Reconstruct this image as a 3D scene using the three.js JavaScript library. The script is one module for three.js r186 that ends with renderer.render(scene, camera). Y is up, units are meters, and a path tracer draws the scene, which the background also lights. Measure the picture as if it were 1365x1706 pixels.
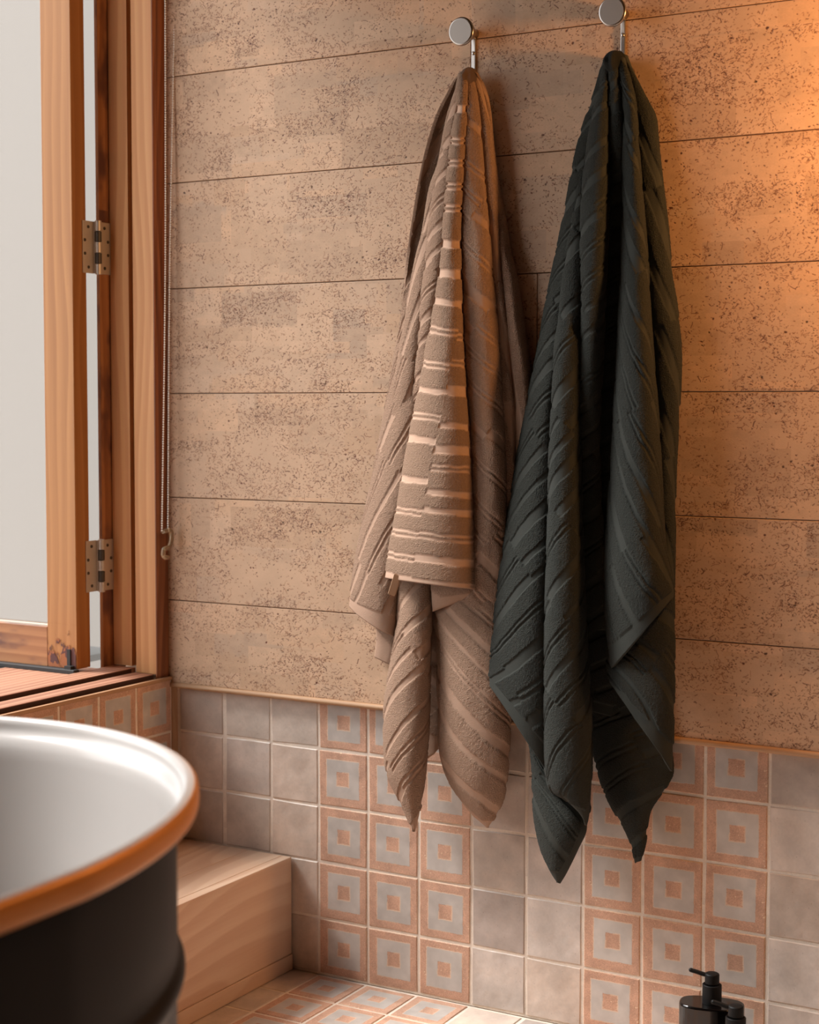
import * as THREE from 'three';
import { mergeGeometries } from 'three/addons/utils/BufferGeometryUtils.js';
import { RoundedBoxGeometry } from 'three/addons/geometries/RoundedBoxGeometry.js';

// ───────────── camera, sky, lights, exposure ─────────────
const scene = new THREE.Scene();
const IMG_W = 1365, IMG_H = 1706, FOCAL = 2691.8;
const camera = new THREE.PerspectiveCamera(35.166, IMG_W / IMG_H, 0.05, 60);
camera.rotation.order = 'YXZ';
camera.position.set(1.9519, 1.0616, 2.4942);
camera.rotation.set(-0.0647, 0.5192, 0.0022);
camera.focus = 2.72; camera.userData.fStop = 4.2;
camera.updateMatrixWorld(true);

scene.background = new THREE.Color(2.7, 2.72, 2.76);            // overcast sky
const sun = new THREE.DirectionalLight(new THREE.Color(1, .97, .94), 7.2);      // low sun spread wide by thin cloud
sun.position.set(-5.6, 7.3, 1.75); sun.target.position.set(0, 1, 0); sun.castShadow = true; sun.shadow.radius = 46; sun.shadow.mapSize.set(2048, 2048);
Object.assign(sun.shadow.camera, { left: -4, right: 4, top: 4, bottom: -4, near: .1, far: 20 });
scene.add(sun, sun.target);
const EXPOSURE = 0.84;
const LAMP_POWER = 2.25;                                        // candela of the warm wall lamp

// ───────────── helpers ─────────────
function mulberry(a) { return () => { a |= 0; a = a + 0x6D2B79F5 | 0; let t = Math.imul(a ^ a >>> 15, 1 | a); t = t + Math.imul(t ^ t >>> 7, 61 | t) ^ t; return ((t ^ t >>> 14) >>> 0) / 4294967296; }; }
function hash2(x, y, s = 0) { let h = Math.imul(x | 0, 374761393) + Math.imul(y | 0, 668265263) + Math.imul(s | 0, 1442695041); h = Math.imul(h ^ h >>> 13, 1274126177); return ((h ^ h >>> 16) >>> 0) / 4294967296; }
function noise(x, y, s = 0, px = 0, py = 0) {
  const xi = Math.floor(x), yi = Math.floor(y), fx = x - xi, fy = y - yi, u = fx * fx * (3 - 2 * fx), v = fy * fy * (3 - 2 * fy);
  const m = (a, p) => p ? ((a % p) + p) % p : a;
  const a = hash2(m(xi, px), m(yi, py), s), b = hash2(m(xi + 1, px), m(yi, py), s), c = hash2(m(xi, px), m(yi + 1, py), s), d = hash2(m(xi + 1, px), m(yi + 1, py), s);
  return a + (b - a) * u + (c - a) * v + (a - b - c + d) * u * v;
}
function fbm(x, y, s, o = 4) { let r = 0, a = .5, n = 0; for (let i = 0; i < o; i++) { r += a * noise(x, y, s + i); n += a; a *= .5; x *= 2; y *= 2; } return r / n; }
const clamp = (x, a = 0, b = 1) => Math.min(b, Math.max(a, x));
const smooth = (a, b, x) => { const t = clamp((x - a) / (b - a)); return t * t * (3 - 2 * t); };
const lerp = (a, b, t) => a + (b - a) * t;

function texture(w, h, fn, srgb = true) {                      // fn(x, y) gives [r, g, b] 0..255; row 0 lies at v = 0
  const d = new Uint8Array(w * h * 4);
  for (let y = 0; y < h; y++) for (let x = 0; x < w; x++) { const c = fn(x, y), k = (y * w + x) * 4; d[k] = clamp(c[0], 0, 255); d[k + 1] = clamp(c[1], 0, 255); d[k + 2] = clamp(c[2], 0, 255); d[k + 3] = 255; }
  return fromBytes(d, w, h, srgb);
}
function fromBytes(d, w, h, srgb) {
  const t = new THREE.DataTexture(d, w, h, THREE.RGBAFormat);
  t.wrapS = t.wrapT = THREE.RepeatWrapping; t.magFilter = THREE.LinearFilter; t.minFilter = THREE.LinearMipmapLinearFilter; t.generateMipmaps = true;
  if (srgb) t.colorSpace = THREE.SRGBColorSpace;
  t.needsUpdate = true; return t;
}
const std = (o) => new THREE.MeshStandardMaterial(o), phy = (o) => new THREE.MeshPhysicalMaterial(o);

const taken = {};
function numbered(n) { if (taken[n] === undefined) { taken[n] = 0; return n; } return n + '_' + String(++taken[n]).padStart(3, '0'); }
function mesh(name, geo, mat, parent) { const m = new THREE.Mesh(geo, mat); m.name = name; m.castShadow = m.receiveShadow = true; parent.add(m); return m; }
function thing(name, label, category, pos = [0, 0, 0], group) { const o = new THREE.Group(); o.name = numbered(name); o.position.set(...pos); o.userData = { label, category }; if (group) o.userData.group = group; scene.add(o); return o; }
function struct(name, geo, mat, label, pos = [0, 0, 0]) {
  const o = geo ? new THREE.Mesh(geo, mat) : new THREE.Group(); o.name = name; o.position.set(...pos); o.userData = { kind: 'structure', label, category: name.replace(/_.*/, '') };
  if (geo) o.castShadow = o.receiveShadow = true; scene.add(o); return o;
}
// box between two corners, uv in metres with v along `grain` (0 x, 1 y, 2 z)
function box(a, b, grain = 1, r = 0, uo = 0) {
  const s = [0, 1, 2].map(i => b[i] - a[i]), c = [0, 1, 2].map(i => (a[i] + b[i]) / 2);
  const g = r ? new RoundedBoxGeometry(s[0], s[1], s[2], 2, Math.min(r, ...s.map(v => v * .49))) : new THREE.BoxGeometry(...s);
  const gg = g.index ? g.toNonIndexed() : g;
  const p = gg.attributes.position, n = gg.attributes.normal, uv = new Float32Array(p.count * 2);
  for (let i = 0; i < p.count; i++) {
    const P = [p.getX(i) + c[0], p.getY(i) + c[1], p.getZ(i) + c[2]], N = [Math.abs(n.getX(i)), Math.abs(n.getY(i)), Math.abs(n.getZ(i))];
    const ax = N.indexOf(Math.max(...N)); const rest = [0, 1, 2].filter(k => k !== ax);
    let vi = rest.includes(grain) ? grain : rest[1], ui = rest.find(k => k !== vi);
    uv[2 * i] = P[ui] + uo + ax * .37; uv[2 * i + 1] = P[vi] + uo * 1.7;
  }
  gg.setAttribute('uv', new THREE.BufferAttribute(uv, 2)); gg.translate(...c); return gg;
}
const cyl = (r0, r1, h, n = 24) => new THREE.CylinderGeometry(r0, r1, h, n);
// the point where the sight line of a photograph pixel meets the plane axis = value
const _d = new THREE.Vector3();
function at(px, py, value, axis = 2) {
  _d.set((px - IMG_W / 2) / FOCAL, -(py - IMG_H / 2) / FOCAL, -1).applyEuler(camera.rotation);
  const t = (value - camera.position.getComponent(axis)) / _d.getComponent(axis);
  return camera.position.clone().addScaledVector(_d, t);
}

// ───────────── procedural surfaces ─────────────
const P = 0.1071, ROWS = 5, TILE = 0.1022;                     // tile pitch, size
const CORK_BOTTOM = 0.525, CORK_Z = 0.012, BOARD = 0.2, BOARD_Y0 = 1.0872;

// cork: collage of thin slices with pits and flecks of bark
const CORK_PX = 2048, CORK_M = 1.5;
const [corkMap, corkBump] = (() => {
  const n = CORK_PX, R = mulberry(77), col = new Float32Array(n * n * 3), bmp = new Float32Array(n * n).fill(1), den = new Float32Array(n * n);
  for (let y = 0; y < n; y++) for (let x = 0; x < n; x++) {
    const k = y * n + x, f = noise(x / 64, y / 48, 3, 32, 0) * .5 + noise(x / 16, y / 12, 4, 128, 0) * .3 + noise(x / 3, y / 2, 5) * .2, v = 1 + (f - .5) * .08;
    col[3 * k] = 203 * v; col[3 * k + 1] = 168 * v; col[3 * k + 2] = 137 * v; den[k] = .55;
  }
  const px = n / CORK_M;
  // slices: rectangles that share a tone and a density of flecks
  for (let i = 0; i < 620; i++) {
    const w = Math.floor((.05 + .16 * R() * R() + .03 * R()) * px), h = Math.floor((.02 + .07 * R()) * px), x0 = Math.floor(R() * n), y0 = Math.floor(R() * (n + h)) - h;
    const t = 1 + (R() - .55) * .12, red = (R() - .45) * .028, grey = R() < .12 ? .06 : 0, dn = R() < .3 ? 1 : R() < .4 ? .12 : .5, ragged = R() < .3;
    for (let y = Math.max(0, y0); y < Math.min(n, y0 + h); y++) for (let x = x0; x < x0 + w; x++) {
      const e = ragged ? Math.min(1, Math.min(y - y0, y0 + h - y) / (4 + 22 * noise(x / 18, i, 9))) : 1;
      const a = .85 * e, k = y * n + x % n, m = (col[3 * k] + col[3 * k + 1] + col[3 * k + 2]) / 3;
      const c = [203 * t * (1 + red), 168 * t, 137 * t * (1 - red * 1.4)], gr = 1 + (noise(x / 20, y / 14, 31) - .5) * .06 + (noise(x / 3, y / 2, 33) - .5) * .05;
      for (let j = 0; j < 3; j++) { const o = col[3 * k + j]; col[3 * k + j] = lerp(o, lerp(c[j] * gr, 158 * t, grey), a); }
      den[k] = lerp(den[k], dn, a);
    }
  }
  // flecks (fine crooked strokes of bark) and pits (darker, rounder, fewer)
  const stamp = (x, y, r, T, k0, depth) => {
    for (let yy = Math.floor(y - r - 1); yy <= y + r + 1; yy++) for (let xx = Math.floor(x - r - 1); xx <= x + r + 1; xx++) {
      const a = clamp(r + .5 - Math.hypot(xx - x, yy - y)) * k0; if (a <= 0) continue;
      const k = (((yy % n) + n) % n) * n + ((xx % n) + n) % n;
      for (let j = 0; j < 3; j++) col[3 * k + j] = lerp(col[3 * k + j], Math.min(T[j], col[3 * k + j]), a);
      bmp[k] = Math.min(bmp[k], 1 - a * depth);
    }
  };
  for (let i = 0; i < 190000; i++) {
    let x = R() * n, y = R() * n; const k0 = Math.floor(y) * n + Math.floor(x), cl = fbm(x / 90, y / 55, 21, 3);
    if (R() > den[k0] * smooth(.32, .62, cl) + .06) continue;
    const len = 1.5 + 7 * R() * R() + (R() < .06 ? 12 : 0), r0 = .45 + .6 * R() * R(), op = .4 + .5 * R(), T = R() < .5 ? [142, 98, 68] : [102, 66, 48]; let dir = (R() - .5) * 1.5 + (R() < .2 ? 1.3 : 0);
    for (let s = 0; s <= len; s += .8) { stamp(x, y, r0, T, op, .4); dir += (R() - .5) * .9; x += Math.cos(dir) * .8; y += Math.sin(dir) * .8; }
  }
  for (let i = 0; i < 62000; i++) {
    let x = R() * n, y = R() * n; const k0 = Math.floor(y) * n + Math.floor(x), cl = fbm(x / 120, y / 60, 25, 3);
    if (R() > den[k0] * den[k0] * smooth(.38, .62, cl) * .9 + .03) continue;
    const len = 1 + 5 * R() * R(), r0 = .7 + 1.3 * R() * R() * R() + (R() < .02 ? 1.5 : 0), op = .55 + .4 * R(), T = [82 + 20 * R(), 52 + 10 * R(), 38]; let dir = (R() - .5) * 1.4;
    for (let s = 0; s <= len; s += .8) { stamp(x, y, r0 * (1 - .4 * s / (len + 1)), T, op * .8, 1); dir += (R() - .5); x += Math.cos(dir) * .8; y += Math.sin(dir) * .8; }
  }
  const A = new Uint8Array(n * n * 4), B = new Uint8Array(n * n * 4);
  for (let k = 0; k < n * n; k++) { for (let j = 0; j < 3; j++) { A[4 * k + j] = clamp(col[3 * k + j], 0, 255); B[4 * k + j] = bmp[k] * 235 + 20 * hash2(k, 1, 8); } A[4 * k + 3] = B[4 * k + 3] = 255; }
  return [fromBytes(A, n, n, true), fromBytes(B, n, n, false)];
})();
const corkMat = std({ map: corkMap, bumpMap: corkBump, bumpScale: .0009, roughness: .62 });

// wood: v runs along the grain; uv in metres over u 0.5 m, v 1 m
function woodTexture(c0, c1, seed, { rings = 26, figure = .16, stain = 0 } = {}) {
  return texture(512, 1024, (x, y) => {
    const u = x / 512, v = y / 1024;
    const warp = (noise(u * 4, v * 3, seed, 4, 3) - .5) * figure + (noise(u * 9, v * 5, seed + 1, 9, 5) - .5) * figure * .3;
    const g = (u + warp) * rings, f = g - Math.floor(g), ring = smooth(0, .75, f) * (1 - smooth(.86, 1, f));
    const fine = noise(u * 220, v * 8, seed + 2, 220, 8) * .5 + noise(u * 90, v * 4, seed + 3, 90, 4) * .5, pore = noise(u * 400, v * 26, seed + 4) > .86 ? .1 : 0;
    let t = clamp(ring * (.35 + .65 * noise(u * 5, v * 2, seed + 5, 5, 2)) * .75 + fine * .35 + pore);
    const c = [0, 1, 2].map(i => lerp(c0[i], c1[i], t));
    if (stain) { const e = smooth(.40, .75, fbm(u * 14, v * 12, seed + 7) + stain * .3 - .08); return c.map((q, i) => lerp(q, [78, 46, 44][i], e * .8)); }
    return c;
  });
}
function scaled(t, ru, rv) { const c = t.clone(); c.repeat.set(ru, rv); c.needsUpdate = true; return c; }
const pineTex = scaled(woodTexture([222, 166, 110], [198, 134, 80], 11, { rings: 26, figure: .05 }), 2, 1);
const pine = std({ map: pineTex, roughness: .5 });
const sunDimmedPine = std({ map: scaled(woodTexture([178, 124, 70], [152, 98, 48], 13, { rings: 24, figure: .05 }), 2, 1), roughness: .5 });  // darkened against the jamb pine to cancel direct sun on the sash
const stainedPine = std({ map: scaled(woodTexture([176, 124, 80], [140, 88, 52], 15, { rings: 24, figure: .06, stain: .15 }), 2, 1), roughness: .55 });
const shadePine = std({ map: scaled(woodTexture([168, 106, 66], [112, 62, 36], 19, { rings: 24, figure: .05 }), 2, 1), roughness: .5 });  // pine with shade painted in, for faces turned away from the window
const sillWood = std({ map: scaled(woodTexture([196, 148, 120], [140, 92, 70], 23, { rings: 24, figure: .05 }), 2, 1), roughness: .6 });
const stepWood = std({ map: scaled(woodTexture([228, 200, 174], [212, 176, 148], 31, { rings: 13, figure: .26 }), 2, 1), roughness: .55 });
const trimWood = std({ map: scaled(woodTexture([196, 158, 122], [172, 130, 94], 37), 2, 1), roughness: .6 });

// tiles
const groutTex = texture(256, 256, (x, y) => { const v = .9 + .14 * fbm(x / 20, y / 20, 41) + .06 * (hash2(x, y, 42) - .5); return [240 * v, 226 * v, 210 * v]; });
const grout = std({ map: scaled(groutTex, 4, 4), roughness: .95 });
const plainTile = [0, 1, 2, 3, 4, 5].map(i => {
  const t = [1, .93, 1.04, .88, .98, 1.01][i], m = [[0, 0, 0], [3, 0, -3], [-2, 0, 1], [2, 0, 0], [0, 0, -2], [4, 0, -4]][i];
  const tx = texture(192, 192, (x, y) => {
    const c = fbm(x / 60, y / 60, 51 + i * 3, 4), f = noise(x / 5, y / 5, 55 + i), s = hash2(x >> 1, y >> 1, 60 + i) > .9985 ? -40 : 0, v = t * (.9 + .22 * c + .03 * f);
    const e = Math.min(x, y, 191 - x, 191 - y), w = e < 2 + 3 * noise(x / 9, y / 9, 66 + i) ? .5 : 0;
    return [lerp((200 + m[0]) * v + s, 210, w * .4), lerp((187 + m[1]) * v + s, 188, w * .4), lerp((177 + m[2]) * v + s, 168, w * .4)];
  });
  const b = texture(96, 96, (x, y) => { const v = 255 * fbm(x / 26, y / 26, 71 + i, 3); return [v, v, v]; }, false);
  return std({ map: tx, bumpMap: b, bumpScale: .0018, roughness: .42 });
});
const patternTile = [0, 1, 2, 3, 4, 5].map(i => {
  const R = mulberry(900 + i), ox = (R() - .5) * .04, oy = (R() - .5) * .04, o = .335 + R() * .02, q = .122 + R() * .018, g = 1 + (R() - .5) * .1;
  const marks = []; for (let k = 0; k < 34; k++) marks.push([R(), R(), .004 + .011 * R() * R(), .5 + R()]);
  const n = 256, hgt = new Float32Array(n * n);
  const tx = texture(n, n, (x, y) => {
    const u = x / n - .5 - ox, v = y / n - .5 - oy, wob = (noise(x / 14, y / 14, 101 + i) - .5) * .008 + (noise(x / 4, y / 4, 105 + i) - .5) * .006, d = Math.max(Math.abs(u), Math.abs(v)) + wob;
    const glaze = d < o && d > q, c = fbm(x / 55, y / 55, 111 + i), grain = hash2(x >> 1, y >> 1, 115 + i), n1 = noise(x / 3, y / 3, 117 + i);
    let col;
    if (glaze) { const t = g * (.93 + .16 * c); col = [193 * t, 186 * t, 179 * t]; } else { const t = (.88 + .2 * c + .1 * (n1 - .5) + .09 * (grain - .5)); col = [207 * t, 165 * t, 140 * t]; }
    const edge = Math.abs(d - q) < .014 || Math.abs(d - o) < .010; // glaze pulled back to a pale line on two sides
    if (edge && (Math.abs(d - q) < .014 ? (u > 0 || v < 0) : (u < .1 || v > .1)) && n1 > .2) col = col.map((k, j) => lerp(k, [226, 198, 172][j], .6));
    if (!glaze) for (const m of marks) { const r = Math.hypot((x / n - m[0]) * m[3], y / n - m[1]); if (r < m[2]) col = [228, 200, 170]; }
    const e = Math.min(x, y, n - 1 - x, n - 1 - y); if (e < 1 + 5 * noise(x / 8, y / 8, 119 + i) - 1.5) col = [215, 186, 160];
    hgt[y * n + x] = glaze ? 200 + 40 * c : 120 + 70 * n1;
    return col;
  });
  const b = texture(n, n, (x, y) => { const v = hgt[y * n + x]; return [v, v, v]; }, false);
  const rg = texture(n, n, (x, y) => { const v = hgt[y * n + x] > 195 ? 95 : 190; return [v, v, v]; }, false);
  return std({ map: tx, bumpMap: b, bumpScale: .0006, roughness: 1, roughnessMap: rg });
});
// one tile: uneven outline, eased edge, face at z = 0 looking to +z
function tileShape(seed, thick = .006) {
  const R = mulberry(seed), h = TILE / 2, j = () => (R() - .5) * .0022, pos = [], uv = [], idx = [];
  const out = []; for (const [sx, sy] of [[-1, -1], [1, -1], [1, 1], [-1, 1]]) { out.push([sx * h + j(), sy * h + j()]); out.push(null); }
  for (let k = 1; k < 8; k += 2) { const a = out[k - 1], b = out[(k + 1) % 8]; const m = [(a[0] + b[0]) / 2, (a[1] + b[1]) / 2], l = 1 + (R() - .5) * .022; out[k] = [m[0] * l, m[1] * l]; }
  const ring = (s, z) => { for (const [x, y] of out) { pos.push(x * s, y * s, z); uv.push(x * s / TILE + .5, y * s / TILE + .5); } };
  ring(.968, 0); ring(1, -.0016); ring(1, -thick);
  pos.push(0, 0, .0004); uv.push(.5, .5);
  for (let k = 0; k < 8; k++) { const n = (k + 1) % 8; idx.push(24, k, n); for (let r = 0; r < 2; r++) { const a = r * 8 + k, b = r * 8 + n; idx.push(a, a + 8, b + 8, a, b + 8, b); } }
  const g = new THREE.BufferGeometry(); g.setAttribute('position', new THREE.Float32BufferAttribute(pos, 3)); g.setAttribute('uv', new THREE.Float32BufferAttribute(uv, 2)); g.setIndex(idx);
  const f = g.toNonIndexed(); f.computeVertexNormals(); return f;
}
const tileShapes = [0, 1, 2, 3, 4, 5, 6, 7].map(k => tileShape(300 + k));
const tileRand = mulberry(4242);
function layTile(parent, pos, rot, patterned) {
  const mats = patterned ? patternTile : plainTile, t = mesh('tile', tileShapes[Math.floor(tileRand() * 8)], mats[Math.floor(tileRand() * mats.length)], parent);
  t.position.set(...pos); t.rotation.set(...rot);
  t.rotateX((tileRand() - .5) * .014); t.rotateY((tileRand() - .5) * .014); t.rotateZ((tileRand() - .5) * .012);
  return t;
}

// ───────────── room shell ─────────────
const ROOM_X = 3.0, ROOM_Z = 3.5, ROOM_Y = 2.45;
const OPEN_Z0 = 0.040, OPEN_Z1 = 1.6, OPEN_Y0 = 0.545, OPEN_Y1 = 2.28;
const plaster = std({ color: 0x2c241e, roughness: .9 }), skyScreenGrey = std({ color: 0x878480, roughness: .95 });  // outside grey set so the added wall reads as dimmer sky
const render_ = std({ color: 0xa89a8c, roughness: .95 });
const wallBack = struct('wall_back', box([-.13, 0, -.22], [ROOM_X + .2, ROOM_Y, -.0016], 1), grout, 'back wall with cork boards above square clay tiles');
const floor = struct('floor', box([-.25, -.2, -.22], [ROOM_X + .2, -.0016, ROOM_Z + .2], 0), grout, 'floor of small square clay tiles with pale joints');
struct('ceiling', box([-.25, ROOM_Y, -.22], [ROOM_X + .2, ROOM_Y + .15, ROOM_Z + .2], 0), plaster, 'brown painted ceiling');
struct('wall_right', box([ROOM_X, 0, 0], [ROOM_X + .2, ROOM_Y, ROOM_Z], 1), plaster, 'brown painted side wall');
struct('wall_front', box([-.25, 0, ROOM_Z], [ROOM_X + .2, ROOM_Y, ROOM_Z + .2], 1), plaster, 'brown painted wall behind the bath');
const wallLeft = struct('wall_left', mergeGeometries([
  box([-.13, 0, -.0016], [-.0016, OPEN_Y0 - .012, ROOM_Z]), box([-.13, OPEN_Y1, -.0016], [-.006, ROOM_Y, ROOM_Z]),
  box([-.13, OPEN_Y0 - .012, OPEN_Z1], [-.006, OPEN_Y1, ROOM_Z]),
]), grout, 'side wall with the window above square patterned tiles');

// wall tiles, columns from the corner; three patterned, two plain, three patterned ...
const COL0 = 0.0113;
const isPattern = (c) => c >= 3 && [0, 1, 2, 5, 6, 7, 10, 11, 12].includes(c - 3);
for (let c = 0; c < 19; c++) for (let r = 0; r < ROWS; r++) layTile(wallBack, [COL0 + (c + .5) * P - (c === 0 ? .0035 : 0), .0016 + (r + .5) * .1068, 0], [0, 0, 0], isPattern(c));
for (let c = 0; c < 22; c++) for (let r = 0; r < ROWS; r++) { if (r < 2 && c < 8) continue; layTile(wallLeft, [0, .0016 + (r + .5) * .1068, .0117 + (c + .5) * P], [0, Math.PI / 2, 0], true); }
const farTiles = [];
for (let c = -1; c < 28; c++) for (let r = 0; r < 32; r++) {
  const pos = [COL0 + (c + .5) * P, 0, .003 + (r + .5) * P];
  if (c >= 2 && c < 17 && r < 13) layTile(floor, pos, [-Math.PI / 2, 0, 0], isPattern(c));
  else { const g = tileShapes[(c * 7 + r * 3 + 80) % 8].clone(); g.rotateX(-Math.PI / 2); g.translate(...pos); farTiles.push(g); }
}
mesh('far_tiles', mergeGeometries(farTiles), plainTile[0], floor).userData = { kind: 'stuff', label: 'plain floor tiles further into the room' };

// cork boards in courses of 20 cm, each course with its own end joints
const seams = { 3: [1.62], 2: [.652, 1.7], 1: [.9, 2.2], 0: [.78, 1.9], '-1': [.64, 1.75], '-2': [.93, 2.0], '-3': [.7, 1.8], 4: [.93, 1.5], 5: [.4, 1.4], 6: [.8, 2] };
for (let k = -3; k <= 6; k++) {
  const y0 = Math.max(BOARD_Y0 + k * BOARD, CORK_BOTTOM), y1 = Math.min(BOARD_Y0 + (k + 1) * BOARD, ROOM_Y); if (y1 - y0 < .02) continue;
  const xs = [-.012, ...(seams[k] || [1]), ROOM_X];
  for (let i = 0; i + 1 < xs.length; i++) {
    const g = box([xs[i] + .0006, y0 + .0007, -.0016], [xs[i + 1] - .0006, y1 - .0007, CORK_Z + (hash2(i, k + 9, 3) - .5) * .0006], 1, .0012);
    const uv = g.attributes.uv, off = [hash2(k, i, 5), 0];
    for (let n = 0; n < uv.count; n++) uv.setXY(n, (uv.getX(n) + off[0]) / CORK_M, (uv.getY(n) - .5 + (i ? .35 : 0)) / CORK_M);
    mesh('cork_board', g, corkMat, wallBack);
  }
}
{ // moulding along the lower edge of the cork
  const s = new THREE.Shape(); s.moveTo(-.006, 0); s.lineTo(.010, 0); s.quadraticCurveTo(.0185, .001, .0185, .006); s.quadraticCurveTo(.018, .0105, .012, .011); s.lineTo(-.006, .011);
  const g = new THREE.ExtrudeGeometry(s, { depth: ROOM_X + .01, bevelEnabled: false, curveSegments: 6 }); g.rotateY(Math.PI / 2); // shape x -> -z
  g.scale(1, 1, -1); g.translate(-.01, CORK_BOTTOM - .010, 0);
  const ix = g.index; if (ix) { const a = ix.array; for (let i = 0; i < a.length; i += 3) { const t = a[i]; a[i] = a[i + 1]; a[i + 1] = t; } }
  const uv = g.attributes.uv, p = g.attributes.position; for (let i = 0; i < uv.count; i++) uv.setXY(i, p.getY(i) * 3 + p.getZ(i) * 3, p.getX(i)); g.computeVertexNormals();
  struct('trim_1', g, trimWood, 'thin tan moulding under the cork boards');
}
struct('trim_2', box([-.006, 0, -.004], [.0035, .538, .0125], 1, .002), trimWood, 'tan upright strip in the tiled corner');
struct('trim_3', box([-.006, .530, .0126], [.002, .5375, 2.3], 2, .0015), trimWood, 'tan strip along the top of the tiles under the window');

// ───────────── window ─────────────
const shadeBrown = std({ color: 0x3b231b, roughness: .8 });  // brown that paints shade into gaps and risers
const win = struct('window_1', null, null, 'pine window with one sash swung outward on steel hinges');
const FY0 = .545, FY1 = 2.28;
// jamb next to the corner, from the room outwards
mesh('jamb', box([-.058, FY0, .002], [-.008, FY1, .0495], 1, .0012, .05), pine, win);
mesh('jamb_groove', box([-.0765, FY0, .002], [-.0582, FY1, .018], 1, 0, .5), shadeBrown, win);  // dark strip paints the shade inside the groove
mesh('jamb', box([-.1218, FY0 + .01, .002], [-.0755, FY1, .0405], 1, .0012, .21), pine, win);
mesh('jamb', box([-.1298, FY0, .002], [-.122, FY1, .0705], 1, .0008, .33), stainedPine, win);
mesh('architrave', box([-.010, FY0 - .013, .0125], [-.0065, FY1 + .05, .0493], 1, 0, .7), shadePine, win);  // room side of the jamb, its shade painted in
// head and far jamb
mesh('head', box([-.13, FY1 - .06, .0536], [-.008, FY1, OPEN_Z1 - .06], 2, .001, .1), pine, win);
mesh('jamb', box([-.13, FY0, OPEN_Z1 - .06], [-.008, FY1, OPEN_Z1], 1, .001, .2), pine, win);
// sill in steps, dropping towards the room
mesh('sill', box([-.30, .530, .0715], [-.1225, .5500, OPEN_Z1 - .061], 2, .001, .5), sillWood, win);
mesh('sill', box([-.1222, .530, .0412], [-.066, .5535, OPEN_Z1 - .061], 2, .0008, .3), sillWood, win);
mesh('sill_groove', box([-.0658, .530, .0540], [-.0585, .5440, OPEN_Z1 - .061], 2, 0, .3), shadePine, win);  // shade under the sill board put into the colour
mesh('sill', box([-.0583, .530, .0540], [-.012, .5460, OPEN_Z1 - .061], 2, .0008, .1), sillWood, win);
mesh('sill_groove', box([-.0118, .526, .0540], [-.0062, .5370, OPEN_Z1 - .061], 2, 0, .3), shadePine, win);  // same painted shade below the lower board
mesh('sill_shade_strip', box([-.0664, .5445, .0545], [-.0652, .5522, OPEN_Z1 - .062], 2, 0, .8), shadeBrown, win);  // thin strip painting the riser as if in shade
mesh('sill_shade_strip', box([-.0124, .5372, .0545], [-.0112, .5447, OPEN_Z1 - .062], 2, 0, .8), shadeBrown, win);  // second riser, shade painted likewise
const zinc = std({ color: 0x5c5d5c, roughness: .6, metalness: .3 });
mesh('flashing', box([-.55, .526, -.2], [-.3005, .540, OPEN_Z1], 2, .002), zinc, win);
// sash, swung out at right angles to the wall
{
  const sash = new THREE.Group(); sash.name = 'sash'; win.add(sash);
  const x1 = -.1285, x0 = -.78, z0 = .1005, z1 = .1395, yb = .5575, yt = 2.2, w = .0745;
  mesh('stile', box([x1 - w, yb, z0], [x1, yt, z1], 1, .0015, .12), sunDimmedPine, sash);
  mesh('stile', box([x0, yb, z0], [x0 + w, yt, z1], 1, .0015, .42), sunDimmedPine, sash);
  mesh('rail', box([x0 + w, yb, z0], [x1 - w, yb + .078, z1], 0, .0015, .12), stainedPine, sash);
  mesh('rail', box([x0 + w, yt - w, z0], [x1 - w, yt, z1], 0, .0015, .12), sunDimmedPine, sash);
  mesh('pane', box([x0 + w - .006, yb + .072, .118], [x1 - w + .006, yt - w + .006, .122]), phy({ color: 0xfaf7f4, transmission: 1, thickness: 0, roughness: .02, ior: 1.5 }), sash);
  const bead = std({ color: 0xcfc3b2, roughness: .6 });
  mesh('glazing_bead', box([x0 + w, yb + .078, .124], [x1 - w, yb + .081, .134], 0), bead, sash);
  mesh('glazing_bead', box([x1 - w - .0028, yb + .078, .124], [x1 - w, yt - w, .134], 1), bead, sash);
  const rubber = std({ color: 0x262525, roughness: .7 });
  mesh('weather_strip', box([x0, yb - .008, z1 + .0005], [x1 + .006, yb + .001, z1 + .016], 0, .002), rubber, sash);
  // stay fixed to the foot of the stile
  const st = mergeGeometries([box([x1 - .022, yb + .002, z1], [x1 - .014, yb + .038, z1 + .004], 1), box([x1 - .022, yb - .001, z1], [x1 - .006, yb + .007, z1 + .012], 1)]);
  mesh('stay', st, rubber, sash);
  // bleached and blackened patches where water stands on the foot of the stile: flat stain
  const stainMap = texture(128, 128, (x, y) => { const n = fbm(x / 22, y / 22, 201, 4); return n > .5 ? [86, 48, 44] : [150, 88, 48]; });
  const alpha = texture(128, 128, (x, y) => { const n = fbm(x / 18, y / 26, 205, 4), v = y / 127, u = Math.min(x, 127 - x) / 64; const e = smooth(.44, .60, n + .30 * (1 - v) - .25 * v - .1 + (x > 70 ? .05 : 0)); return [e * 255, e * 255, e * 255]; }, false);
  const g = new THREE.PlaneGeometry(w - .004, .085, 1, 1); g.translate(x1 - w / 2, yb + .044, z1 + .0004);
  mesh('water_stain', g, std({ map: stainMap, alphaMap: alpha, transparent: true, roughness: .7, polygonOffset: true, polygonOffsetFactor: -1 }), sash);
}
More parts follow.
